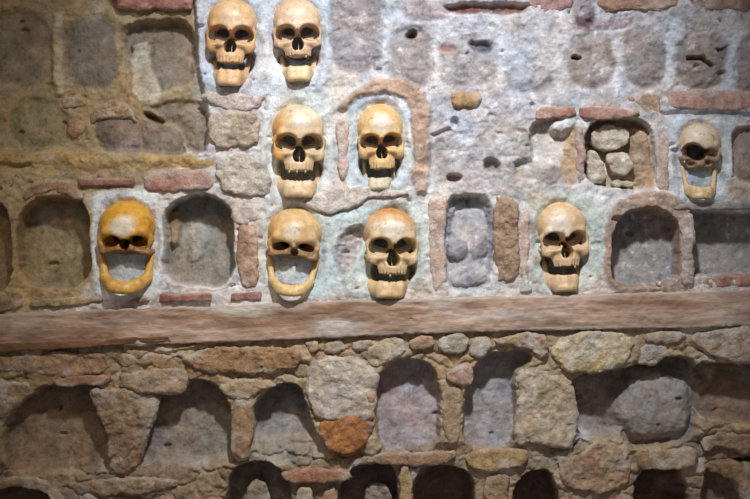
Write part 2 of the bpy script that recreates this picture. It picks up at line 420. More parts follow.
# stains and patches
rs = np.random.RandomState(5)
STAIN = [(170, 142, 136), (196, 194, 194), (176, 156, 130), (140, 126, 118), (204, 204, 208), (158, 128, 112)]
for k in range(240):
    cu, cv = rs.uniform(-10, 760), rs.uniform(-10, 510)
    if 298 < cv < 352: continue
    r = rs.uniform(3, 12)
    paint(disc(cu, cv, r * rs.uniform(.6, 1.7), r * rs.uniform(.5, 1)), STAIN[rs.randint(6)], 5, 0, rs.uniform(.15, .5))
for k in range(120):                                     # small chips and pock marks
    cu, cv = rs.uniform(-10, 760), rs.uniform(-10, 510)
    r = rs.uniform(1, 2.6)
    relief(disc(cu, cv, r * rs.uniform(.7, 2.4), r, 8), -rs.uniform(2, 6), 1.5, 0, None, add=True)

n_big = fbm2(GU, GV, 34, 4, 41); n_med = fbm2(GU, GV, 11, 4, 42); n_rdg = 1 - 2 * np.abs(fbm2(GU, GV, 15, 4, 43)); n_fine = fbm2(GU, GV, 3.2, 2, 44)
H += rough_amp * (2.0 * n_big + 1.8 * n_med + 1.2 * n_rdg * n_rdg + .5 * n_fine)
def worley(u, v, cell, seed):
    u = u / cell; v = v / cell
    iu, iv = np.floor(u).astype(np.int64), np.floor(v).astype(np.int64)
    f1 = np.full(u.shape, 9.); f2 = np.full(u.shape, 9.); cid = np.zeros(u.shape)
    z0 = np.zeros_like(iu)
    for a in (-1, 0, 1):
        for b in (-1, 0, 1):
            pu = iu + a + .5 + .42 * _hash(iu + a, iv + b, z0, seed); pv = iv + b + .5 + .42 * _hash(iu + a, iv + b, z0 + 1, seed)
            d = np.hypot(u - pu, v - pv); h = _hash(iu + a, iv + b, z0 + 2, seed)
            cid = np.where(d < f1, h, cid); f2 = np.minimum(f2, np.maximum(d, f1)); f1 = np.minimum(f1, d)
    return f1, f2, cid
f1, f2, cid = worley(wu * .8 + 5 * n_big, wv * 1.25 + 5 * n_med, 19, 61)
rub = (.3 + .7 * (GV > 345)) * sstep(.6, 1.0, rough_amp) * sstep(-.35, .25, fbm2(GU, GV, 55, 3, 62) + .25 * (GV > 345))
H += rub * (2.6 * sstep(0, .3, f2 - f1) - 1.8 + 1.6 * cid)
C = C * (1 + (.22 * cid * rub)[..., None])
t = fbm2(GU, GV, 13, 5, 51, .6)[..., None]; t2 = fbm2(GU, GV, 7, 4, 52, .65)[..., None]
C = C * (1 + .34 * t) ; C = C * (1 - .32 * sstep(.28, .5, t2)) + lin((214, 212, 212)) * (.3 - .24 * ((GV > 345) | (GU < 240)))[..., None] * sstep(.3, .55, -t2)
tw = fbm2(GU, GV, 26, 4, 53)
C[..., 0] *= 1 + .14 * tw; C[..., 2] *= 1 - .14 * tw

VV = np.stack([X(GU), -H * S, Z(GV)], -1).reshape(-1, 3)
nvy, nvx = GU.shape
ii = np.arange(nvy * nvx).reshape(nvy, nvx)
QQ = np.stack([ii[1:, :-1], ii[1:, 1:], ii[:-1, 1:], ii[:-1, :-1]], -1).reshape(-1, 4)
RQ = REG[:-1, :-1].reshape(-1)
CC = C.reshape(-1, 3)
def piece(name, rid, parent=None):
    q = QQ[RQ == rid]
    if len(q) == 0: return None
    used, inv = np.unique(q, return_inverse=True)
    return mesh_np(name, VV[used], inv.reshape(-1, 4), CC[used], M_wall, parent)
wall = piece('wall_back', 0)
tag(wall, 'old stone and mortar tower wall with rows of niches', 'wall', kind='structure')
for i, lab in NICHE.items():
    o = piece('niche', i, wall); o['label'] = lab; o['kind'] = 'structure'
for i, lab in PL.items():
    o = piece('plaster_bed', i, wall); o['label'] = lab; o['kind'] = 'structure'

# ------------------------------------------------------------------ stones, bricks, beam
def solid(name, poly, front, back, mat, cols, seed, rnd=4, amp=2.2, warp=2.0, tilt=(0, 0), h=1.0, ch=1, bow=0, pale=.25, facets=7, gs=1.0):
    poly = chaikin(poly, ch)
    shrink = .9 if facets else 0
    pad = 6
    lo = poly.min(0) - pad; hi = poly.max(0) + pad
    c0 = poly.mean(0)
    tu = abs(tilt[0]) * (hi[0] - lo[0]) / 2 + abs(tilt[1]) * (hi[1] - lo[1]) / 2 + bow
    u = np.arange(lo[0], hi[0] + h, h); v = np.arange(lo[1], hi[1] + h, h); w = np.arange(back - 5, front + tu + 6, h)
    U, V = np.meshgrid(u, v, indexing='ij')
    a = warp
    d2 = poly_sdf(U + a * fbm2(U, V, 14, 3, seed), V + a * fbm2(U, V, 14, 3, seed + 7), poly)
    f = front + tilt[0] * (U - c0[0]) + tilt[1] * (V - c0[1]) + bow * (1 - np.clip(1 + d2 / 25, 0, 1) ** 2)
    U3, V3, W3 = np.meshgrid(u, v, w, indexing='ij')
    q1 = d2[:, :, None] + rnd + shrink + 0 * W3
    q2 = np.maximum(W3 - f[:, :, None], back - W3) + rnd
    sd = np.minimum(np.maximum(q1, q2), 0) + np.sqrt(np.maximum(q1, 0) ** 2 + np.maximum(q2, 0) ** 2) - rnd
    sd = sd + amp * fbm3(U3, V3, W3, 13, 4, seed + 20, .55) + .35 * amp * np.abs(fbm3(U3, V3 * 1.6, W3, 8, 2, seed + 40))
    rr = np.random.RandomState(seed)
    for _ in range(facets):
        a_ = rr.uniform(0, 2 * math.pi); e_ = rr.uniform(.35, 1.15)
        nn = (math.cos(a_) * math.cos(e_), math.sin(a_) * math.cos(e_), math.sin(e_))
        sup = (poly[:, 0] * nn[0] + poly[:, 1] * nn[1]).max() + front * nn[2]
        sd = np.maximum(sd, U3 * nn[0] + V3 * nn[1] + W3 * nn[2] - sup + rr.uniform(.10, .26) * min(24, sup - (c0[0] * nn[0] + c0[1] * nn[1] + front * nn[2])) + 1.2 * vnoise(U3 / 9, V3 / 9, W3 / 9, seed + 3))
    sd = sd + .5 * amp * np.abs(fbm3(U3, V3, W3, 10, 3, seed + 90, .55)) + .9 * (gs > 1) * fbm3(U3 / 7, V3, W3, 3.5, 2, seed + 95)
    sd = sd + .28 * amp * fbm3(U3, V3, W3, 4.5, 2, seed + 50, .6)
    Vt, Q = surface_nets(sd, (u[0], v[0], w[0]), h)
    n = fbm3(Vt[:, 0] / gs, Vt[:, 1], Vt[:, 2], 16, 4, seed + 60, .6)[:, None]
    n2 = fbm3(Vt[:, 0] / gs, Vt[:, 1], Vt[:, 2], 8, 4, seed + 70, .65)[:, None]
    n3 = fbm3(Vt[:, 0] / gs, Vt[:, 1], Vt[:, 2], 22, 3, seed + 80)[:, None]
    m = sstep(-.35, .35, n)
    col = lin(cols[0]) * (1 - m) + lin(cols[1]) * m
    col = col * (1 + .5 * n2)
    pm = pale * sstep(.05, .4, n3)
    col = col * (1 - pm) + lin((208, 202, 196)) * pm
    de = poly_sdf(Vt[:, 0], Vt[:, 1], poly)[:, None]             # mortar smeared over the rim
    pm = pale * 1.8 * sstep(-5, 1, de + 7 * n3)
    pm = np.clip(pm, 0, .6)
    col = col * (1 - pm) + lin((184, 172, 160)) * pm
    # true position of the outline at this distance from the camera
    k = 1 - (front * .6) / D
    uu = 375 + (Vt[:, 0] - 375) * k; vv = 249.5 + (Vt[:, 1] - 249.5) * k
    W = np.stack([X(uu), -Vt[:, 2] * S, Z(vv)], -1)
    ctr = W.mean(0)
    o = mesh_np(name, W - ctr, Q[:, ::-1], col, mat)
    o.location = ctr
    return o

_seed = [100]
def stone(name, cat, label, poly, front, back, cols, group=None, **kw):
    front -= 2.5 if group in (G1, G2) else 0
    if group in (G1, G2) and back < -8: back = max(back, -16)
    if group in (G1, G4): kw.setdefault('facets', 3)
    if group in (G3, G4): cols = tuple(.68 * np.array((c[0] * 1.02, c[1] * .99, c[2] * .93)) + .32 * np.array((162, 146, 126)) for c in cols); kw.setdefault('pale', .4)
    kw['amp'] = kw.get('amp', 2.2) * 1.15
    _seed[0] += 13
    o = solid(name, poly, front, back, M_stone, cols, _seed[0], **kw)
    tag(o, label, cat, group)
    return o

# the beam: a long squared timber tilted slightly up to the right
bm = solid('ledge_beam', [(-120, 319), (120, 309), (300, 302), (500, 296), (700, 291), (870, 286), (870, 323), (700, 327.5), (520, 331), (375, 336), (200, 343), (60, 348), (-120, 354)],
           9, -22, M_beam, ((146, 114, 92), (180, 154, 136)), 77, rnd=2, amp=1.5, warp=1.2, h=1.25, ch=0, pale=.55, facets=0, gs=5.0)
tag(bm, 'long weathered brown beam running across the whole wall beneath the skulls', 'beam')

se = solid('splintered_edge', [(-120, 347), (20, 342), (110, 339), (168, 336), (172, 341), (110, 346), (20, 351), (-120, 356)], 10.5, -8, M_beam, ((96, 66, 46), (120, 86, 60)), 91, rnd=1.5, amp=1.2, warp=1.0, ch=0, pale=.05, facets=0, gs=5.0)
se.location = se.location - bm.location; se.parent = bm
se['label'] = 'dark splintered lower edge at the left'
G1 = 'bricks in the upper wall'; G2 = 'stones in the upper wall'; G3 = 'stones below the beam'; G4 = 'bricks below the beam'
RB = (RED, (172, 120, 100)); PK = ((198, 172, 158), (208, 190, 178)); GS = (GREY, (164, 156, 150)); WS = (WHITE, (168, 152, 142)); BS = (BROWN, (160, 130, 100)); OS = (OCHRE, (150, 122, 92))

stone('stone', 'stone', 'reddish slab along the top edge left of the skulls', [(104, -20), (194, -20), (196, 10), (176, 12), (160, 8), (130, 12), (112, 8)], 2, -20, ((150, 104, 92), (176, 134, 120)), G2)
stone('brick', 'brick', 'small reddish wedge of brick between the two filled niches at far left', [(64, 118), (84, 118), (86, 130), (74, 142), (66, 136)], -4, -20, ((150, 112, 88), (164, 134, 104)), G1, amp=1.5)
stone('stone', 'stone', 'cracked tan stone wedged over the dark grey filled panel at left', [(86, 112), (108, 96), (122, 98), (136, 112), (138, 128), (126, 118), (100, 120), (88, 128)], -4, -20, ((150, 122, 98), (172, 148, 124)), G2, amp=3)
stone('stone', 'stone', 'flat tan stone above the yellowish filled disc at left', [(56, 94), (84, 96), (88, 108), (60, 112)], -5, -20, ((146, 120, 100), (166, 142, 118)), G2)
stone('stone', 'stone', 'dark stone at the left edge above the cut off niche', [(-30, 168), (14, 168), (24, 178), (20, 192), (-30, 194)], 4, -14, ((122, 92, 76), (146, 116, 94)), G2)
stone('lintel_stone', 'stone', 'curved ochre stone arching over the leftmost full niche', [(16, 200), (20, 188), (38, 180), (64, 178), (80, 186), (86, 200), (76, 202), (60, 193), (38, 194), (24, 204)], 7, -18, ((162, 132, 100), (150, 114, 90)), G2, rnd=3)
stone('brick', 'brick', 'thin flat red brick tile directly above the yellow skull', [(78, 178), (136, 177), (136, 186), (78, 187)], 8, -12, ((156, 106, 88), (142, 98, 84)), G1, rnd=2, amp=1.0, warp=.8, ch=0)
stone('brick', 'brick', 'long red brick with a white spot, right of the thin tile', [(142, 172), (180, 168), (212, 168), (214, 190), (180, 192), (144, 193)], 7, -12, RB, G1, amp=1.8)
stone('stone', 'stone', 'pinkish slab with a curved crack beneath the two topmost skulls', [(196, 94), (222, 88), (262, 92), (268, 98), (258, 112), (232, 113), (210, 106)], 6, -12, ((184, 166, 164), (198, 182, 172)), G2, amp=2.6)
stone('stone', 'stone', 'layered pale block left of the wide grinning skull', [(208, 114), (226, 108), (260, 112), (264, 128), (260, 146), (240, 150), (210, 150), (206, 132)], 9, -14, ((188, 172, 154), (168, 148, 130)), G2, amp=3.2)
stone('stone', 'stone', 'rounded greyish white block under the layered pale block', [(214, 158), (240, 152), (264, 158), (274, 178), (270, 198), (236, 196), (214, 188)], 8, -12, ((176, 168, 160), (196, 184, 168)), G2, amp=3)
stone('stone', 'stone', 'white veined stone left of the wide grinning skull beside plaster', [(262, 96), (276, 96), (268, 112), (262, 124)], 5, -12, ((196, 190, 184), (180, 168, 160)), G2)
stone('pillar_stone', 'stone', 'upright reddish brown stone standing right of the second empty niche', [(236, 226), (246, 222), (258, 228), (260, 290), (242, 291), (236, 270)], 8, -22, ((168, 132, 110), (186, 158, 138)), G2, amp=2.6)
stone('stone', 'stone', 'pinkish white lump capping the upright reddish brown stone', [(228, 204), (256, 202), (262, 222), (244, 228), (230, 220)], 6, -20, ((186, 164, 152), (198, 184, 172)), G2)
stone('brick', 'brick', 'narrow red brick lying below the second empty niche', [(158, 293), (213, 292), (213, 302), (158, 303)], 8, -14, ((160, 110, 92), (148, 92, 78)), G1, rnd=2, amp=1.2, warp=.8, ch=0)
stone('brick', 'brick', 'purplish brick on the beam below the upright reddish brown stone', [(230, 292), (262, 290), (262, 301), (230, 302)], 7, -14, ((150, 106, 104), (160, 118, 108)), G1, rnd=2, amp=1.2, warp=.8, ch=0)
stone('brick', 'brick', 'broken brick piece beneath the chin of the yellow skull', [(126, 300), (150, 295), (152, 302), (128, 306)], 7, -14, ((168, 132, 108), (150, 108, 88)), G1, rnd=2, amp=1.2)
stone('stone', 'stone', 'squarish brown stone on the beam at the left edge', [(-30, 298), (23, 297), (24, 311), (-30, 313)], 8, -14, ((138, 104, 84), (152, 124, 102)), G2, rnd=2.5)
stone('stone', 'stone', 'low ochre stone on the beam under the leftmost full niche', [(26, 298), (100, 296), (106, 304), (60, 309), (26, 310)], 7, -14, ((166, 144, 106), (150, 124, 92)), G2, rnd=2.5)
stone('stone', 'stone', 'narrow pinkish stone between the wide grinning skull and its neighbour', [(335, 118), (345, 114), (351, 124), (351, 172), (344, 184), (336, 178)], 7, -10, ((192, 164, 152), (206, 190, 180)), G2, rnd=4, amp=1.8)
stone('stone', 'stone', 'pale pink stone tongue between the two middle rows of skulls', [(298, 202), (316, 190), (350, 184), (398, 188), (420, 196), (372, 199), (350, 209), (328, 216), (314, 212)], 9, -8, ((200, 186, 176), (208, 200, 194)), G2, rnd=3)
stone('brick', 'brick', 'upright pinkish brick right of the lower middle skull', [(426, 194), (448, 192), (450, 204), (446, 226), (450, 292), (430, 294), (427, 240)], 6, -14, PK, G1, amp=1.8)
stone('stone', 'stone', 'rounded red and ochre stone alone in the pale upper wall', [(447, 94), (458, 88), (480, 90), (484, 100), (476, 109), (454, 110)], 8, -10, ((164, 120, 100), (176, 148, 104)), G2, rnd=6, amp=2)
stone('stone', 'stone', 'pinkish rounded stone at the top edge right of centre', [(524, -20), (574, -20), (576, 6), (560, 16), (536, 14), (526, 4)], 5, -14, ((156, 120, 122), (176, 146, 142)), G2)
stone('stone', 'stone', 'brown stone slab at the top edge towards the right', [(592, -20), (680, -20), (682, 8), (640, 12), (596, 14)], 6, -14, ((150, 114, 98), (164, 134, 116)), G2)
stone('stone', 'stone', 'cracked brown slab at the top right corner', [(684, -20), (790, -20), (790, 14), (730, 12), (686, 8)], 6, -14, ((144, 112, 96), (158, 130, 114)), G2)
stone('brick', 'brick', 'long dusky brick under the cracked slab at top right', [(684, 14), (790, 16), (790, 24), (700, 25), (684, 22)], 2, -14, ((154, 120, 114), (164, 136, 128)), G1, rnd=2, amp=1.2)
stone('brick', 'brick', 'short red brick heading the shallow broken niche', [(532, 107), (576, 104), (578, 118), (560, 119), (534, 121)], 7, -14, ((174, 130, 112), (190, 156, 142)), G1, rnd=2.5, amp=1.6)
stone('brick', 'brick', 'red brick lintel over the rubble niche', [(580, 105), (640, 108), (642, 116), (610, 122), (580, 119)], 8, -14, ((172, 126, 114), (188, 152, 140)), G1, rnd=2.5, amp=1.8)
stone('brick', 'brick', 'long smooth pink brick beneath the round grey panels at right', [(664, 90), (700, 88), (790, 92), (790, 108), (700, 112), (668, 108)], 5, -14, ((178, 142, 134), (184, 152, 140)), G1, rnd=2.5, amp=1.0)
stone('stone', 'stone', 'tan stone left of the long smooth pink brick', [(618, 98), (640, 90), (662, 92), (664, 110), (650, 118), (640, 108)], 5, -14, ((186, 162, 136), (170, 140, 120)), G2, amp=2.4)
stone('pillar_stone', 'stone', 'thin pink pier between the broken niche and the rubble niche', [(575, 122), (585, 120), (586, 186), (576, 188)], 4, -22, ((196, 172, 164), (180, 148, 136)), G2, rnd=3, amp=1.6)
stone('pillar_stone', 'stone', 'pink pier between the rubble niche and the broken skull', [(655, 124), (670, 122), (671, 196), (656, 200)], 4, -22, ((188, 156, 146), (202, 182, 176)), G2, rnd=3, amp=1.6)
stone('pillar_stone', 'stone', 'rough brown broken brick pier right of the walled up niche', [(492, 196), (512, 194), (520, 206), (521, 272), (512, 284), (493, 282)], 8, -20, ((148, 122, 102), (168, 142, 118)), G2, amp=3, tilt=(.12, 0), facets=2, pale=.1)
stone('brick', 'brick', 'upright pink brick left of the skull right of centre', [(516, 206), (530, 204), (532, 262), (528, 290), (518, 282)], 5, -14, ((190, 162, 146), (204, 184, 172)), G1, amp=1.6)
stone('stone', 'stone', 'white mortar wedge at the foot of the upright pink brick', [(518, 286), (524, 266), (532, 284), (532, 293), (518, 293)], 7, -10, ((198, 198, 186), (206, 204, 198)), G2, rnd=2, amp=1)
stone('pillar_stone', 'stone', 'rough whitish pier between the two empty niches at right', [(677, 216), (694, 210), (697, 236), (694, 262), (698, 282), (680, 288), (682, 250)], 11, -28, ((178, 158, 148), (196, 182, 176)), G2, amp=2.8)
stone('lintel_stone', 'stone', 'thin grey slab over the square topped niche at right', [(668, 205), (690, 202), (790, 200), (790, 209), (700, 211), (672, 212)], 8, -24, ((156, 152, 152), (140, 132, 130)), G2, rnd=2, amp=1.4)
stone('brick', 'brick', 'red brick on the sill of the square topped niche', [(698, 274), (790, 272), (790, 288), (706, 290), (696, 282)], 4, -24, ((160, 112, 98), (172, 132, 118)), G1, rnd=4, amp=1.6)
stone('stone', 'stone', 'tiny white pebble at the front of the framed empty niche', [(656, 281), (662, 280), (663, 287), (657, 287)], 6, -8, ((216, 214, 214), (206, 200, 200)), None, rnd=1.5, amp=.6, warp=.3, h=.7)

for lab, pts, f in (('large pale lump at the top of the rubble niche', [(590, 130), (612, 121), (632, 128), (631, 146), (608, 153), (592, 146)], -11),
                    ('slanting pale slab at the left of the rubble niche', [(585, 148), (599, 148), (609, 166), (606, 184), (587, 184)], -12),
                    ('pale broken stone at the centre of the rubble niche', [(604, 154), (629, 149), (638, 166), (626, 178), (611, 175)], -9),
                    ('low flat stone at the foot of the rubble niche', [(610, 179), (634, 178), (640, 188), (610, 189)], -10)):
    stone('rubble_stone', 'stone', lab, pts, f + 4, -27, ((200, 190, 174), (186, 170, 150)), 'stones in the rubble niche', rnd=3, amp=2.4, facets=9)
# ---- stones right under the beam
stone('stone', 'stone', 'long reddish brown stone under the beam at far left', [(-30, 356), (28, 352), (92, 350), (114, 356), (112, 372), (70, 380), (30, 374), (-30, 372)], 5, -18, ((144, 106, 84), (158, 126, 100)), G3, amp=3)
stone('stone', 'stone', 'mottled tan stone over the wedge shaped corbel', [(116, 354), (142, 350), (168, 352), (172, 361), (158, 365), (118, 369)], 4, -18, ((158, 134, 108), (140, 112, 92)), G3, amp=2.6)
stone('brick', 'brick', 'thin red brick above the wide dark niche at lower left', [(54, 376), (112, 373), (114, 384), (56, 389)], 7, -30, ((162, 106, 84), (148, 110, 88)), G4, rnd=2.5, amp=1.6)
stone('stone', 'stone', 'dark rough stone at the left edge below the beam', [(-30, 378), (26, 379), (38, 391), (24, 402), (4, 420), (-30, 424)], 4, -28, ((122, 98, 78), (140, 116, 92)), G3, amp=4)
stone('stone', 'stone', 'long ochre brown stone under the beam left of centre', [(174, 360), (196, 350), (214, 346), (256, 345), (298, 348), (305, 355), (300, 370), (262, 376), (220, 374), (186, 368)], 8, -22, ((160, 124, 90), (148, 108, 80)), G3, amp=3.2)
stone('stone', 'stone', 'flat pale ochre stone tucked under the beam above the long ochre stone', [(168, 346), (206, 341), (208, 345), (186, 352), (168, 354)], 6, -18, ((178, 152, 110), (166, 140, 104)), G3)
stone('stone', 'stone', 'small dark grey stone under the left end of the long ochre stone', [(198, 366), (210, 362), (216, 374), (212, 384), (200, 382)], 3, -24, ((92, 88, 92), (112, 104, 104)), G3, amp=1.8)
stone('stone', 'stone', 'sandy lump under the beam above the whitish corbel', [(302, 341), (318, 338), (322, 352), (308, 356)], 7, -16, ((178, 152, 116), (190, 168, 140)), G3)
stone('stone', 'stone', 'greyish pebble under the beam left of the pink stone', [(322, 342), (342, 338), (348, 350), (336, 356), (324, 354)], 6, -16, ((160, 146, 130), (174, 158, 142)), G3, rnd=5)
stone('stone', 'stone', 'brownish pebble under the beam above the arched pinkish niche', [(350, 340), (376, 336), (380, 346), (366, 352), (350, 350)], 6, -16, ((164, 128, 108), (176, 150, 132)), G3, rnd=5)
stone('stone', 'stone', 'pink stone under the beam at centre', [(407, 340), (418, 332), (434, 334), (434, 348), (420, 353), (409, 350)], 8, -18, ((178, 136, 120), (186, 158, 144)), G3)
stone('stone', 'stone', 'greenish grey white stone under the beam right of the pink stone', [(436, 336), (462, 330), (470, 340), (466, 354), (446, 357), (436, 350)], 8, -18, ((186, 182, 168), (170, 166, 160)), G3)
stone('stone', 'stone', 'pale bluish stone over the red block', [(470, 338), (490, 334), (494, 348), (480, 362), (468, 356)], 6, -20, ((172, 172, 176), (184, 172, 160)), G3)
stone('stone', 'stone', 'pale mortar lump left of the pink stone under the beam', [(366, 344), (392, 334), (406, 340), (408, 354), (390, 362), (374, 372), (364, 362)], 6, -18, ((196, 184, 162), (180, 160, 138)), G3, amp=3)
stone('stone', 'stone', 'tan ledge stone jutting over the tall niche', [(494, 336), (530, 330), (548, 333), (549, 357), (542, 361), (530, 352), (508, 346), (496, 346)], 9, -24, ((172, 144, 116), (150, 124, 104)), G3, amp=3)
stone('stone', 'stone', 'big pale boulder with ochre stains under the beam at right', [(552, 340), (580, 330), (620, 330), (637, 340), (632, 358), (622, 370), (590, 376), (562, 372), (550, 358)], 9, -20, ((206, 198, 182), (194, 170, 124)), G3, amp=3)
stone('stone', 'stone', 'small grey stone right of the big pale boulder', [(632, 350), (646, 340), (672, 344), (668, 358), (654, 368), (634, 364)], 3, -22, ((146, 140, 138), (162, 150, 144)), G3)
stone('stone', 'stone', 'pale wedge stone between the small grey stone and the right slab', [(640, 334), (680, 328), (690, 334), (676, 346), (650, 344)], 7, -18, ((190, 180, 174), (176, 152, 140)), G3)
stone('stone', 'stone', 'long pale slab under the beam at the right edge', [(684, 338), (710, 328), (790, 324), (790, 368), (740, 364), (714, 358), (694, 350)], 9, -20, ((180, 160, 142), (162, 136, 116)), G3, amp=3)

# ---- corbels and piers between the lower niches
cb = bpy.data.objects.new('corbel', None); sc.collection.objects.link(cb)
cb.location = P(132, 400, -20)
tag(cb, 'wedge shaped stone corbel with a flat slab top at lower left', 'corbel', 'corbels below the beam')
def under(root, name, *a, **kw):
    _seed[0] += 13
    o = solid(name, *a, seed=_seed[0], **kw)
    o.location = o.location - root.location; o.parent = root
    return o
under(cb, 'slab', [(114, 374), (150, 368), (184, 366), (192, 376), (186, 394), (160, 396), (118, 390)], 8, -28, M_stone, ((166, 142, 112), (150, 126, 102)), amp=3)
under(cb, 'stem', [(84, 390), (118, 386), (160, 394), (158, 412), (150, 432), (142, 462), (132, 476), (114, 476), (108, 460), (106, 440), (96, 416)], 4, -36, M_stone, ((152, 128, 102), (138, 112, 90)), amp=4, tilt=(0, -.06))
cb2 = bpy.data.objects.new('corbel', None); sc.collection.objects.link(cb2)
cb2.location = P(342, 410, -20)
tag(cb2, 'broad whitish corbel ending in an orange stone below centre', 'corbel', 'corbels below the beam')
under(cb2, 'mortar_mass', [(304, 372), (318, 356), (360, 354), (380, 372), (378, 396), (374, 424), (352, 420), (322, 424), (312, 412), (306, 396)], 6, -34, M_stone, ((198, 186, 170), (176, 158, 140)), amp=3.4, pale=.5)
o = under(cb2, 'tip_stone', [(316, 424), (334, 416), (352, 412), (376, 420), (374, 436), (362, 450), (346, 460), (330, 452), (318, 438)], 7, -34, M_stone, ((172, 118, 70), (150, 100, 70)), amp=3.4, pale=.1)
o['label'] = 'orange stone'
stone('stone', 'stone', 'small reddish stone set in the right side of the whitish corbel', [(365, 394), (374, 390), (378, 398), (374, 406), (366, 404)], 8, -4, ((176, 140, 122), (160, 120, 104)), G3, rnd=4, amp=1.2)
stone('pillar_stone', 'stone', 'slim tan pier left of the small arched niche', [(230, 402), (240, 392), (254, 396), (254, 430), (250, 462), (236, 464), (229, 452)], 5, -36, ((164, 136, 104), (150, 116, 88)), G3, rnd=4, amp=2)
stone('stone', 'stone', 'pale cap stone resting on the slim tan pier', [(214, 386), (236, 378), (266, 378), (280, 386), (262, 392), (252, 402), (236, 402), (226, 398)], 7, -34, ((182, 162, 132), (168, 146, 120)), G3, amp=2.6)
stone('pillar_stone', 'stone', 'grey ochre pier under the red block', [(442, 384), (464, 384), (465, 412), (460, 444), (446, 445), (440, 420)], 5, -35, ((166, 148, 128), (152, 130, 108)), G3, amp=2)
stone('brick', 'brick', 'red brick block capping the grey ochre pier', [(447, 370), (462, 362), (475, 366), (474, 384), (460, 388), (447, 382)], 9, -30, ((164, 112, 100), (180, 140, 128)), G4, amp=1.6)
stone('stone', 'stone', 'large pale slab standing right of the tall niche', [(514, 372), (530, 365), (548, 369), (564, 377), (578, 392), (580, 424), (576, 450), (548, 446), (516, 446), (512, 430), (518, 400)], 6, -30, ((180, 164, 146), (192, 180, 166)), G3, amp=3.4, h=1.2)

# ---- sills and the lowest course
stone('sill_stone', 'stone', 'flat reddish brown sill under the arched pinkish niche', [(364, 458), (384, 452), (440, 452), (458, 448), (458, 460), (430, 468), (366, 466)], 5, -28, ((148, 112, 94), (164, 136, 112)), G3, rnd=3, amp=2)
stone('sill_stone', 'stone', 'yellow ochre sill under the tall niche', [(462, 456), (480, 448), (528, 448), (532, 462), (512, 472), (470, 472)], 5, -28, ((178, 148, 100), (164, 132, 90)), G3, rnd=3, amp=1.8)
stone('sill_stone', 'stone', 'ochre sill below the broad collapsed niche', [(636, 452), (660, 448), (698, 446), (702, 466), (670, 471), (638, 470)], 5, -28, ((172, 144, 106), (158, 128, 98)), G3, rnd=3, amp=1.4)
stone('brick', 'brick', 'long red brick at the bottom between the dark arches', [(278, 472), (310, 468), (350, 468), (354, 480), (330, 484), (284, 484)], 6, -28, ((164, 108, 90), (152, 100, 84)), G4, rnd=3, amp=1.6)
stone('pillar_stone', 'stone', 'left of two small sandy piers under the long red brick', [(295, 486), (314, 486), (316, 540), (296, 540)], 2, -34, ((176, 154, 120), (160, 138, 106)), G3, rnd=3, amp=1.4)
stone('pillar_stone', 'stone', 'right of two small sandy piers under the long red brick', [(320, 488), (338, 486), (338, 540), (322, 540)], 2, -34, ((180, 148, 122), (164, 128, 102)), G3, rnd=3, amp=1.4)
stone('pillar_stone', 'stone', 'yellowish pier at the bottom below the arched pinkish niche', [(398, 464), (413, 462), (414, 540), (399, 540)], 3, -34, ((182, 158, 108), (168, 140, 98)), G3, rnd=3, amp=1.4)
stone('pillar_stone', 'stone', 'tan pier at the bottom below the yellow ochre sill', [(480, 474), (512, 474), (510, 490), (506, 540), (488, 540)], 3, -34, ((170, 146, 116), (154, 128, 104)), G3, amp=2)
stone('stone', 'stone', 'jagged grey stone lodged inside the small bottom arch', [(244, 492), (254, 480), (266, 486), (272, 504), (262, 530), (246, 530)], -12, -34, ((148, 136, 126), (130, 116, 106)), G3, amp=3)
stone('stone', 'stone', 'grey rubble lying inside the hollow left of the yellowish pier', [(362, 490), (376, 482), (392, 488), (394, 530), (362, 530)], -14, -34, ((134, 126, 124), (118, 106, 102)), G3, amp=3)
stone('stone', 'stone', 'brown pinkish boulder below the large pale slab', [(556, 456), (582, 454), (594, 436), (620, 444), (634, 462), (634, 488), (606, 496), (570, 494), (556, 470)], 3, -24, ((160, 124, 104), (172, 148, 124)), G3, amp=4, h=1.2)
stone('stone', 'stone', 'rough tan stone at the bottom edge below the brown boulder', [(560, 503), (604, 506), (634, 498), (636, 540), (564, 540)], 4, -24, ((162, 140, 114), (148, 118, 96)), G3, amp=3.5)
stone('stone', 'stone', 'flat brown stone at right above the bottom corner hollow', [(700, 440), (722, 430), (790, 436), (790, 452), (744, 456), (722, 448), (704, 456)], 4, -26, ((146, 118, 98), (160, 134, 112)), G3, amp=2.6)
stone('stone', 'stone', 'dark brown stone in the bottom right corner', [(706, 464), (730, 456), (750, 462), (790, 470), (790, 540), (744, 540), (738, 480), (712, 476)], 2, -26, ((134, 104, 78), (150, 122, 94)), G3, amp=3.4)
stone('stone', 'stone', 'curved brown rim stone over the arch in the bottom left corner', [(-30, 486), (8, 476), (44, 478), (62, 490), (72, 520), (56, 520), (48, 494), (20, 486), (-30, 500)], 3, -28, ((140, 112, 88), (152, 128, 104)), G3, rnd=3, amp=2.4)
stone('stone', 'stone', 'low reddish ridge stone at the foot of the wedge shaped corbel', [(82, 482), (130, 476), (178, 478), (182, 490), (140, 496), (90, 498)], 1, -20, ((146, 112, 90), (150, 126, 104)), G3, amp=2.6)

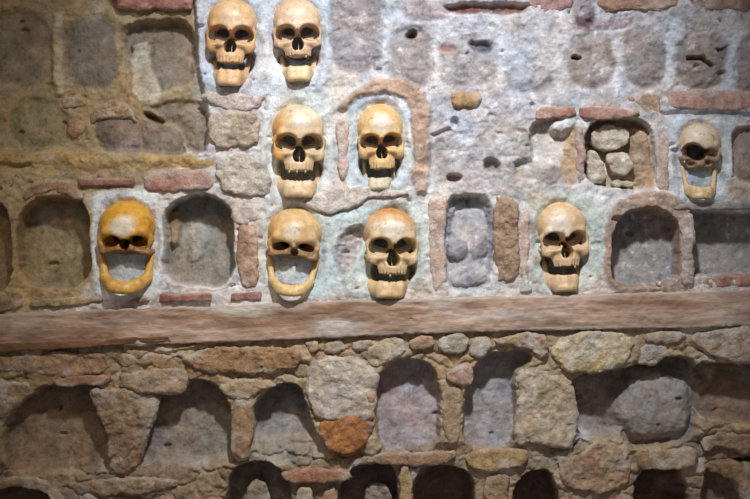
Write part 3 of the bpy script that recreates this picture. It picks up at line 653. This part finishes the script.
# ------------------------------------------------------------------ skulls
def smin(a, b, k):
    h = np.clip(.5 + .5 * (b - a) / k, 0, 1)
    return b * (1 - h) + a * h - k * h * (1 - h)
def smax(a, b, k): return -smin(-a, -b, k)
def ell(x, y, z, c, r):
    px, py, pz = (x - c[0]) / r[0], (y - c[1]) / r[1], (z - c[2]) / r[2]
    k0 = np.sqrt(px * px + py * py + pz * pz)
    k1 = np.sqrt((px / r[0]) ** 2 + (py / r[1]) ** 2 + (pz / r[2]) ** 2) + 1e-6
    return k0 * (k0 - 1) / k1
def cap(x, y, z, a, b, ra, rb, sz=1.0):
    a = np.array(a, float); b = np.array(b, float)
    ba = b - a; l = (ba[0] ** 2 + ba[1] ** 2 + (ba[2] * sz) ** 2)
    wx, wy, wz = x - a[0], y - a[1], (z - a[2]) * sz
    t = np.clip((wx * ba[0] + wy * ba[1] + wz * ba[2] * sz) / l, 0, 1)
    return np.sqrt((wx - ba[0] * t) ** 2 + (wy - ba[1] * t) ** 2 + (wz - ba[2] * sz * t) ** 2) - (ra + (rb - ra) * t)

HS = 0.04
def skull_grid(z0, z1):
    x = np.arange(-1.3, 1.3 + HS, HS); y = np.arange(-0.75, 1.35, HS); z = np.arange(z0, z1 + HS, HS)
    return x, y, z, np.meshgrid(x, y, z, indexing='ij')

def bone_colours(V, pr, sd):
    x, y, z = V[:, 0], V[:, 1], V[:, 2]
    n = fbm3(x, y, z, .5, 4, sd, .6)[:, None]; n2 = fbm3(x, y, z, .16, 3, sd + 9, .6)[:, None]; n3 = fbm3(x, y, z, .8, 3, sd + 19)[:, None]
    base = lin(pr['bone']) * (1 + 0 * n)
    m = np.clip(pr.get('stain', .4) * sstep(-.15, .45, n) , 0, 1)
    col = base * (1 - m) + lin(pr.get('tint', (194, 148, 92))) * m
    # stained crown / side
    if 'crown' in pr:
        cm = .75 * sstep(.55, 1.25, z + .35 * n[:, 0])[:, None] * sstep(-.4, .3, n3 + .25)
        col = col * (1 - cm) + lin(pr['crown']) * cm
    if 'left' in pr:
        cm = .8 * sstep(-.35, -.85, x + .3 * n[:, 0])[:, None]
        col = col * (1 - cm) + lin(pr['left']) * cm
    # chalky wear on the brow, with the forehead highlight painted into it
    w = pr.get('worn', (0, .55, .55, .4))
    r = np.sqrt(((x - w[0]) / w[2]) ** 2 + ((z - w[1]) / w[3]) ** 2) + .5 * n[:, 0]
    cm = pr.get('wornamt', .45) * sstep(1.15, .45, r)[:, None]
    col = col * (1 - cm) + lin((222, 216, 204)) * cm
    col = col * (1 + .25 * n2)
    g = sstep(.30, .55, n2 + .3 * n3)                           # brown grime specks
    col = col * (1 - .5 * g) + lin((96, 64, 36)) * .5 * g
    return col

def skull(pr, label):
    sd = pr['seed']; top, jaw, mt, chin = pr['top'], pr['jaw'], pr['mt'], pr['chin']
    broken = pr.get('broken', False)
    x, y, z, (GX, GY, GZ) = skull_grid(min(jaw, -.6) - .35, top + .2)
    AX = np.abs(GX)
    rz = .60 * top + .08
    d = ell(GX, GY, GZ, (0, -.35, top - rz), (pr.get('cw', 1.0), 1.2, rz))
    d = smin(d, ell(GX, GY, GZ, (0, .12, top * .40), (.90, .80, .70)), .22)                # forehead
    d = smax(d, -ell(AX, GY, GZ, (1.15, .50, .05), (.22, .45, .40)), .18)                   # temples
    d = smin(d, cap(AX, GY, GZ, (.14, .80, .27), (.62, .64, .34), .12, .11), .2)          # brow ridge
    d = smin(d, cap(AX, GY, GZ, (.60, .66, .34), (.83, .42, .10), .11, .10), .14)
    d = smin(d, cap(AX, GY, GZ, (.83, .42, .14), (.76, .46, -.34), .10, .13), .10)        # outer orbit rim
    if not broken:
        d = smin(d, ell(GX, GY, GZ, (0, .38, -.30), (.62, .46, .48)), .1)                  # mid face
        d = smin(d, cap(AX, GY, GZ, (.30, .76, -.34), (.70, .58, -.38), .12, .15), .12)    # cheek bone
        d = smin(d, ell(AX, GY, GZ, (.68, .50, -.47), (.20, .24, .22)), .1)
        d = smin(d, ell(GX, GY, GZ, (0, .42, jaw + .30), (.52, .52, .38)), .12)            # upper jaw
        d = smin(d, cap(GX, GY, GZ, (0, .78, .24), (0, .92, .0), .12, .09), .10)         # nose bridge
        for sx in (-1, 1):                                                                  # tooth sockets ridges
            for i in range(5):
                a = .12 + .27 * i
                d = smin(d, cap(GX, GY, GZ, (sx * .50 * math.sin(a), .42 + .50 * math.cos(a), jaw + .26), (sx * .48 * math.sin(a), .42 + .50 * math.cos(a), jaw + .03), .055, .05), .05)
    else:
        d = smin(d, ell(GX, GY, GZ, (0, .30, -.10), (.7, .42, .36)), .1)
        d = smin(d, cap(GX, GY, GZ, (0, .80, .24), (.02, .84, .02), .10, .06), .07)
        q = pr.get('mid', (-.26, .26))
        d = smin(d, ell(GX, GY, GZ, (0, .34, q[0]), (.66, .34, q[1])) + .16 * fbm3(GX, GY, GZ, .3, 3, sd + 13) + .03, .06)
        d = smin(d, cap(AX, GY, GZ, (.25, .62, -.30), (.7, .5, -.34), .08, .09), .1)
        d = d + .06 * fbm3(GX, GY, GZ, .22, 3, sd + 3) * sstep(.2, -.2, GZ)
    d = smin(d, cap(AX, GY, GZ, (.79, .40, -.36), (.95, -.35, -.26), .09, .08), .07)      # cheek arch
    oz = pr.get('oz', 0)
    lx = AX - .47
    for sg in (-1, 1):
        XX = sg * GX - .455
        c, s_ = math.cos(.16), math.sin(.16)
        xr, zr = c * XX - s_ * (GZ - oz), s_ * XX + c * (GZ - oz)
        o = pr.get('orbL' if sg < 0 else 'orbR', (.41, .335))
        e = ell(xr, GY, zr, (0, .80, 0), (o[0] * .97, 1.25, o[1] * .97))
        e = smin(e, ell(xr, GY, zr, (-.06, .36, .04), (o[0] * .78, .50, o[1] * .82)), .1)
        e = smax(e, pr.get('sd', .05 if broken else .02) + .5 * xr - 1.7 * zr - GY + .06 * vnoise2(GX * 4 + sd, GZ * 4, 8), .08)
        d = smax(d, -e, .05)
    d = smax(d, -ell(GX, GY, GZ, (0, -.62, .40), (.74, .74, .80)), .05)               # hollow braincase
    if not broken:
        e = smin(ell(AX, GY, GZ, (.08, .72, -.45), (.15, .78, .23)), ell(GX, GY, GZ, (0, .74, -.20), (.125, .72, .35)), .08)
        d = smax(d, -e, .035)
        d = smax(d, -ell(GX, GY, GZ, (0, .0, -.40), (.25, .66, .34)), .05)
        d = smin(d, cap(GX, GY, GZ, (.03, .10, -.2), (.02, .34, -.66), .02, .03), .02)       # septum
        d = smax(d, -ell(AX, GY, GZ, (.82, .30, jaw + .08), (.34, .66, .36)), .06)         # hollow under the cheek
        d = smax(d, jaw - GZ - .03 * vnoise2(GX * 9, GY * 2 + sd, 3), .04)
    else:
        for c, r in pr.get('holes', [((0, .7, -.16), (.22, .5, .22))]):
            d = smax(d, -ell(GX, GY, GZ, c, r), .04)
        d = smax(d, pr.get('cut', -.46) - GZ - .10 * vnoise2(GX * 5, GY * 2 + sd, 3), .05)
    d = smax(d, -.55 - GY, .05)
    d = d + .012 * fbm3(GX, GY, GZ, .3, 3, sd + 5)
    Vc, Qc = surface_nets(d, (x[0], y[0], z[0]), HS)
    Cc = bone_colours(Vc, pr, sd)
    # chalky plaster left in the sockets
    pf = max(.6, pr.get('fill', 0)) if not broken else pr.get('fill', 0)
    if pf:
        ax = np.abs(Vc[:, 0]) - .47
        e = np.sqrt((ax / .30) ** 2 + ((Vc[:, 2] - oz) / .25) ** 2)
        m = (pf * sstep(.95, .6, e) * sstep(.66, .54, Vc[:, 1]))[:, None]
        Cc = Cc * (1 - m) + lin((190, 198, 204)) * m
    if broken or pr.get('grime', 0):
        m = (.75 * sstep(.02, -.25, Vc[:, 2] - .1 + .25 * fbm3(Vc[:, 0], Vc[:, 1], Vc[:, 2], .3, 3, sd + 33)) * (1 if broken else pr['grime']))[:, None]
        Cc = Cc * (1 - m) + lin((112, 80, 54)) * m
    # ------- lower jaw
    xm, ym, zm, (MX, MY, MZ) = skull_grid(chin - .2, -.1)
    BX = np.abs(MX - pr.get('jx', 0) * sstep(-.4, chin, MZ))
    mt = mt if broken else mt - .05
    hh = (mt - chin) / 2; zc = chin + hh; jw = pr.get('jw', .70)
    jr = pr.get('jr', .16 if broken else 0)
    r = pr.get('jt', .13); sz = r / hh
    yc = pr.get('jy', .70)
    m = cap(BX, MY, MZ, (0, yc, zc), (jw * .55, yc - .06, zc + .01 + .4 * jr), r, r, sz)
    m = smin(m, cap(BX, MY, MZ, (jw * .55, yc - .06, zc + .01 + .4 * jr), (jw * .93, yc - (.45 if broken else .55), zc + .10 + 1.5 * jr), r, r * .92, sz), .08)
    m = smin(m, cap(BX, MY, MZ, (jw * .93, yc - (.45 if broken else .55), zc + .12 + 1.5 * jr), (pr.get('rw', .78 if broken else .70), .06 if broken else -.32, pr.get('rz', -.62)), r * .85, .10 if broken else .08, 1.0), .10)
    m = smin(m, cap(BX, MY, MZ, (0, yc + .08, chin + .16), (.20, yc + .05, chin + .14), .13, .10), .12)   # chin boss
    m = smax(m, chin - MZ, .05)
    for sx in (-1, 1):
        for i in range(4):
            a = .13 + .3 * i
            px, py = sx * jw * .72 * math.sin(a), yc - .45 + .45 * math.cos(a)
            m = smin(m, cap(MX, MY, MZ, (px, py + .04, mt - .2), (px, py + .02, mt - .02), .06, .05), .04)
    m = m + .012 * fbm3(MX, MY, MZ, .3, 3, sd + 6)
    m = smax(m, -.50 - MY, .05)
    Vm, Qm = surface_nets(m, (xm[0], ym[0], zm[0]), HS)
    pj = dict(pr); pj['bone'] = pr.get('jawbone', pr['bone']); pj['wornamt'] = 0; pj['stain'] = pr.get('jawstain', pr.get('stain', .4)); pj.pop('crown', None); pj.pop('left', None)
    Cm = bone_colours(Vm, pj, sd + 50)
    # ------- placing
    sc_ = pr['S'] * (1.0 if broken else 1.045); hw = pr.get('w', -4 if broken else -9)
    k = 1 - (hw + 3) / D
    root = bpy.data.objects.new('skull', None); sc.collection.objects.link(root)
    u = 375 + (pr['u'] - 375) * k; v = 249.5 + (pr['v'] - .8 - 249.5) * k
    root.location = P(u, v, hw)
    tag(root, label, 'skull', 'human skulls set in the wall')
    # local: x right, y towards the viewer, z up  ->  world x, -y, z  (mirror keeps handedness via face flip)
    def put(name, V, Q, C):
        W = np.stack([V[:, 0], -V[:, 1], V[:, 2]], -1) * sc_ * k * S
        return mesh_np(name, W, Q, C, M_bone, root)
    put('cranium', Vc, Qc, Cc); mo = put('mandible', Vm, Qm, Cm)
    yaw, pitch, roll = [math.radians(a) for a in pr.get('rot', (0, 0, 0))]
    root.rotation_euler = (pitch, roll, yaw)
    # teeth that are still there
    for (where, xs) in (('up', pr.get('teeth', ())), ('low', pr.get('lowteeth', ()))):
        for tx in xs:
            if where == 'up':
                ty = .42 + .50 * math.sqrt(max(0, 1 - (tx / .52) ** 2)); tz = jaw - .03; hgt = .055
            else:
                ty = yc + .02 - .2 * (tx / jw) ** 2; tz = mt + .03; hgt = .05
            n, rings = 8, [(-1, .5), (-.6, .85), (0, 1), (.6, .9), (1, .6)]
            V = [(tx + .036 * f * math.cos(2 * math.pi * j / n), -(ty + .04 * f * math.sin(2 * math.pi * j / n)), tz + hgt * t_) for t_, f in rings for j in range(n)]
            Q = [(a * n + j, a * n + (j + 1) % n, (a + 1) * n + (j + 1) % n, (a + 1) * n + j) for a in range(len(rings) - 1) for j in range(n)]
            Q += [(0, 3, 2, 1), (0, 5, 4, 3), (0, 7, 6, 5)]
            b_ = (len(rings) - 1) * n
            Q += [(b_, b_ + 1, b_ + 2, b_ + 3), (b_, b_ + 3, b_ + 4, b_ + 5), (b_, b_ + 5, b_ + 6, b_ + 7)]
            mesh_np('tooth', np.array(V) * sc_ * k * S, np.array(Q), np.tile(lin((186, 160, 112)), (len(V), 1)), M_bone, root)
    return root

CREAM = (224, 200, 152)
skull(dict(u=232, v=37.5, S=25.8, top=1.50, jaw=-1.05, mt=-1.25, chin=-1.90, seed=1, bone=(214, 176, 134), stain=.45, rot=(0, 0, 2), jw=.56, fill=.35, wornamt=.25, left=(206, 150, 84),
           lowteeth=(-.3,)), 'tan skull at the top, left of the topmost pair')
skull(dict(u=297.5, v=36, S=25, top=1.48, jaw=-.88, mt=-1.22, chin=-1.84, seed=2, bone=(212, 180, 148), stain=.25, rot=(2, 0, -2), jw=.56, fill=.25, wornamt=.35, jawbone=(214, 188, 148), teeth=(.3,)),
      'pale skull at the top, right of the topmost pair')
skull(dict(u=298.5, v=145, S=27, top=1.50, jaw=-.98, mt=-1.28, chin=-1.92, seed=3, bone=(214, 188, 152), stain=.3, rot=(5, 0, 1), jw=.72, fill=.25, left=(214, 150, 66), worn=(.1, .8, .6, .5), wornamt=.55, jawstain=.6,
           teeth=(-.34, -.08, .22)), 'wide grinning skull with long jaw below the topmost right skull')
skull(dict(u=380.5, v=143.5, S=24, top=1.66, jaw=-1.08, mt=-1.38, chin=-1.92, seed=4, bone=(220, 184, 132), stain=.35, rot=(3, 0, -2), jw=.55, jx=-.15, fill=.55, worn=(.05, .75, .5, .4), wornamt=.6, jawbone=(202, 188, 162), jt=.10,
           jawstain=.1, jy=.55), 'small cream skull framed by a pinkish arch')
skull(dict(u=390.3, v=248, S=27.2, top=1.46, jaw=-.96, mt=-1.17, chin=-1.80, seed=5, bone=(216, 186, 146), stain=.3, rot=(8, 0, 1), jw=.68, jx=-.1, fill=.9, crown=(196, 122, 44), worn=(-.1, .62, .6, .4), wornamt=.65, jawstain=.75,
           teeth=(-.12,)), 'skull with orange stained crown just above the beam at centre')
skull(dict(u=562, v=241, S=25.4, top=1.56, jaw=-.98, mt=-1.27, chin=-1.94, seed=6, bone=(218, 184, 146), stain=.3, rot=(7, 0, -3), jw=.60, jx=-.1, fill=.6, worn=(-.3, .6, .45, .5), wornamt=.6, teeth=(.25,)),
      'cream skull above the beam, right of centre beside the framed niche')
skull(dict(u=127, v=243, S=29.5, top=1.46, jaw=-.5, mt=-1.32, chin=-1.76, seed=7, bone=(212, 156, 58), stain=.5, tint=(190, 116, 30), rot=(0, 0, 0), broken=True, cut=-.40, orbL=(.32, .19), orbR=(.32, .19), oz=.02,
           jw=.78, rw=.84, rz=-.42, jt=.17, worn=(0, .55, .5, .4), wornamt=.75, jawbone=(212, 164, 84), holes=[((0, .55, -.06), (.17, .7, .2)), ((.0, .75, -.40), (.55, .5, .12))]),
      'deep yellow skull with gaping lower jaw at far left')
skull(dict(u=294, v=248, S=28, top=1.46, jaw=-.5, mt=-1.36, chin=-1.76, seed=8, bone=(214, 180, 132), stain=.35, rot=(0, 0, 4), broken=True, cut=-.36, orbL=(.34, .15), orbR=(.30, .13), oz=.0,
           jw=.74, rw=.86, rz=-.40, jt=.13, left=(216, 158, 84), worn=(-.05, .6, .4, .35), wornamt=.55, jawstain=.2, jawbone=(220, 184, 126), holes=[((.05, .75, -.18), (.14, .5, .14)), ((-.1, .75, -.38), (.6, .5, .10))]),
      'skull with missing face and plaster filled jaw beside the centre skull')
skull(dict(u=699.5, v=153, S=21.5, top=1.40, jaw=-.7, mt=-1.65, chin=-2.22, seed=9, bone=(212, 190, 162), stain=.2, rot=(0, 0, 3), broken=True, cut=-.88, mid=(-.52, .36), orbL=(.48, .42), orbR=(.34, .18), oz=-.02,
           jw=.64, rw=.76, rz=-.75, jt=.14, jr=.04, worn=(-.3, .8, .5, .5), wornamt=.4, jawstain=.25, jawbone=(222, 190, 142), jx=.1, holes=[((-.18, .3, -.06), (.46, .9, .36)), ((.35, .85, -.5), (.22, .5, .14)), ((-.45, .8, -.6), (.25, .5, .12))]),
      'broken skull with one huge black eye hole at far right')
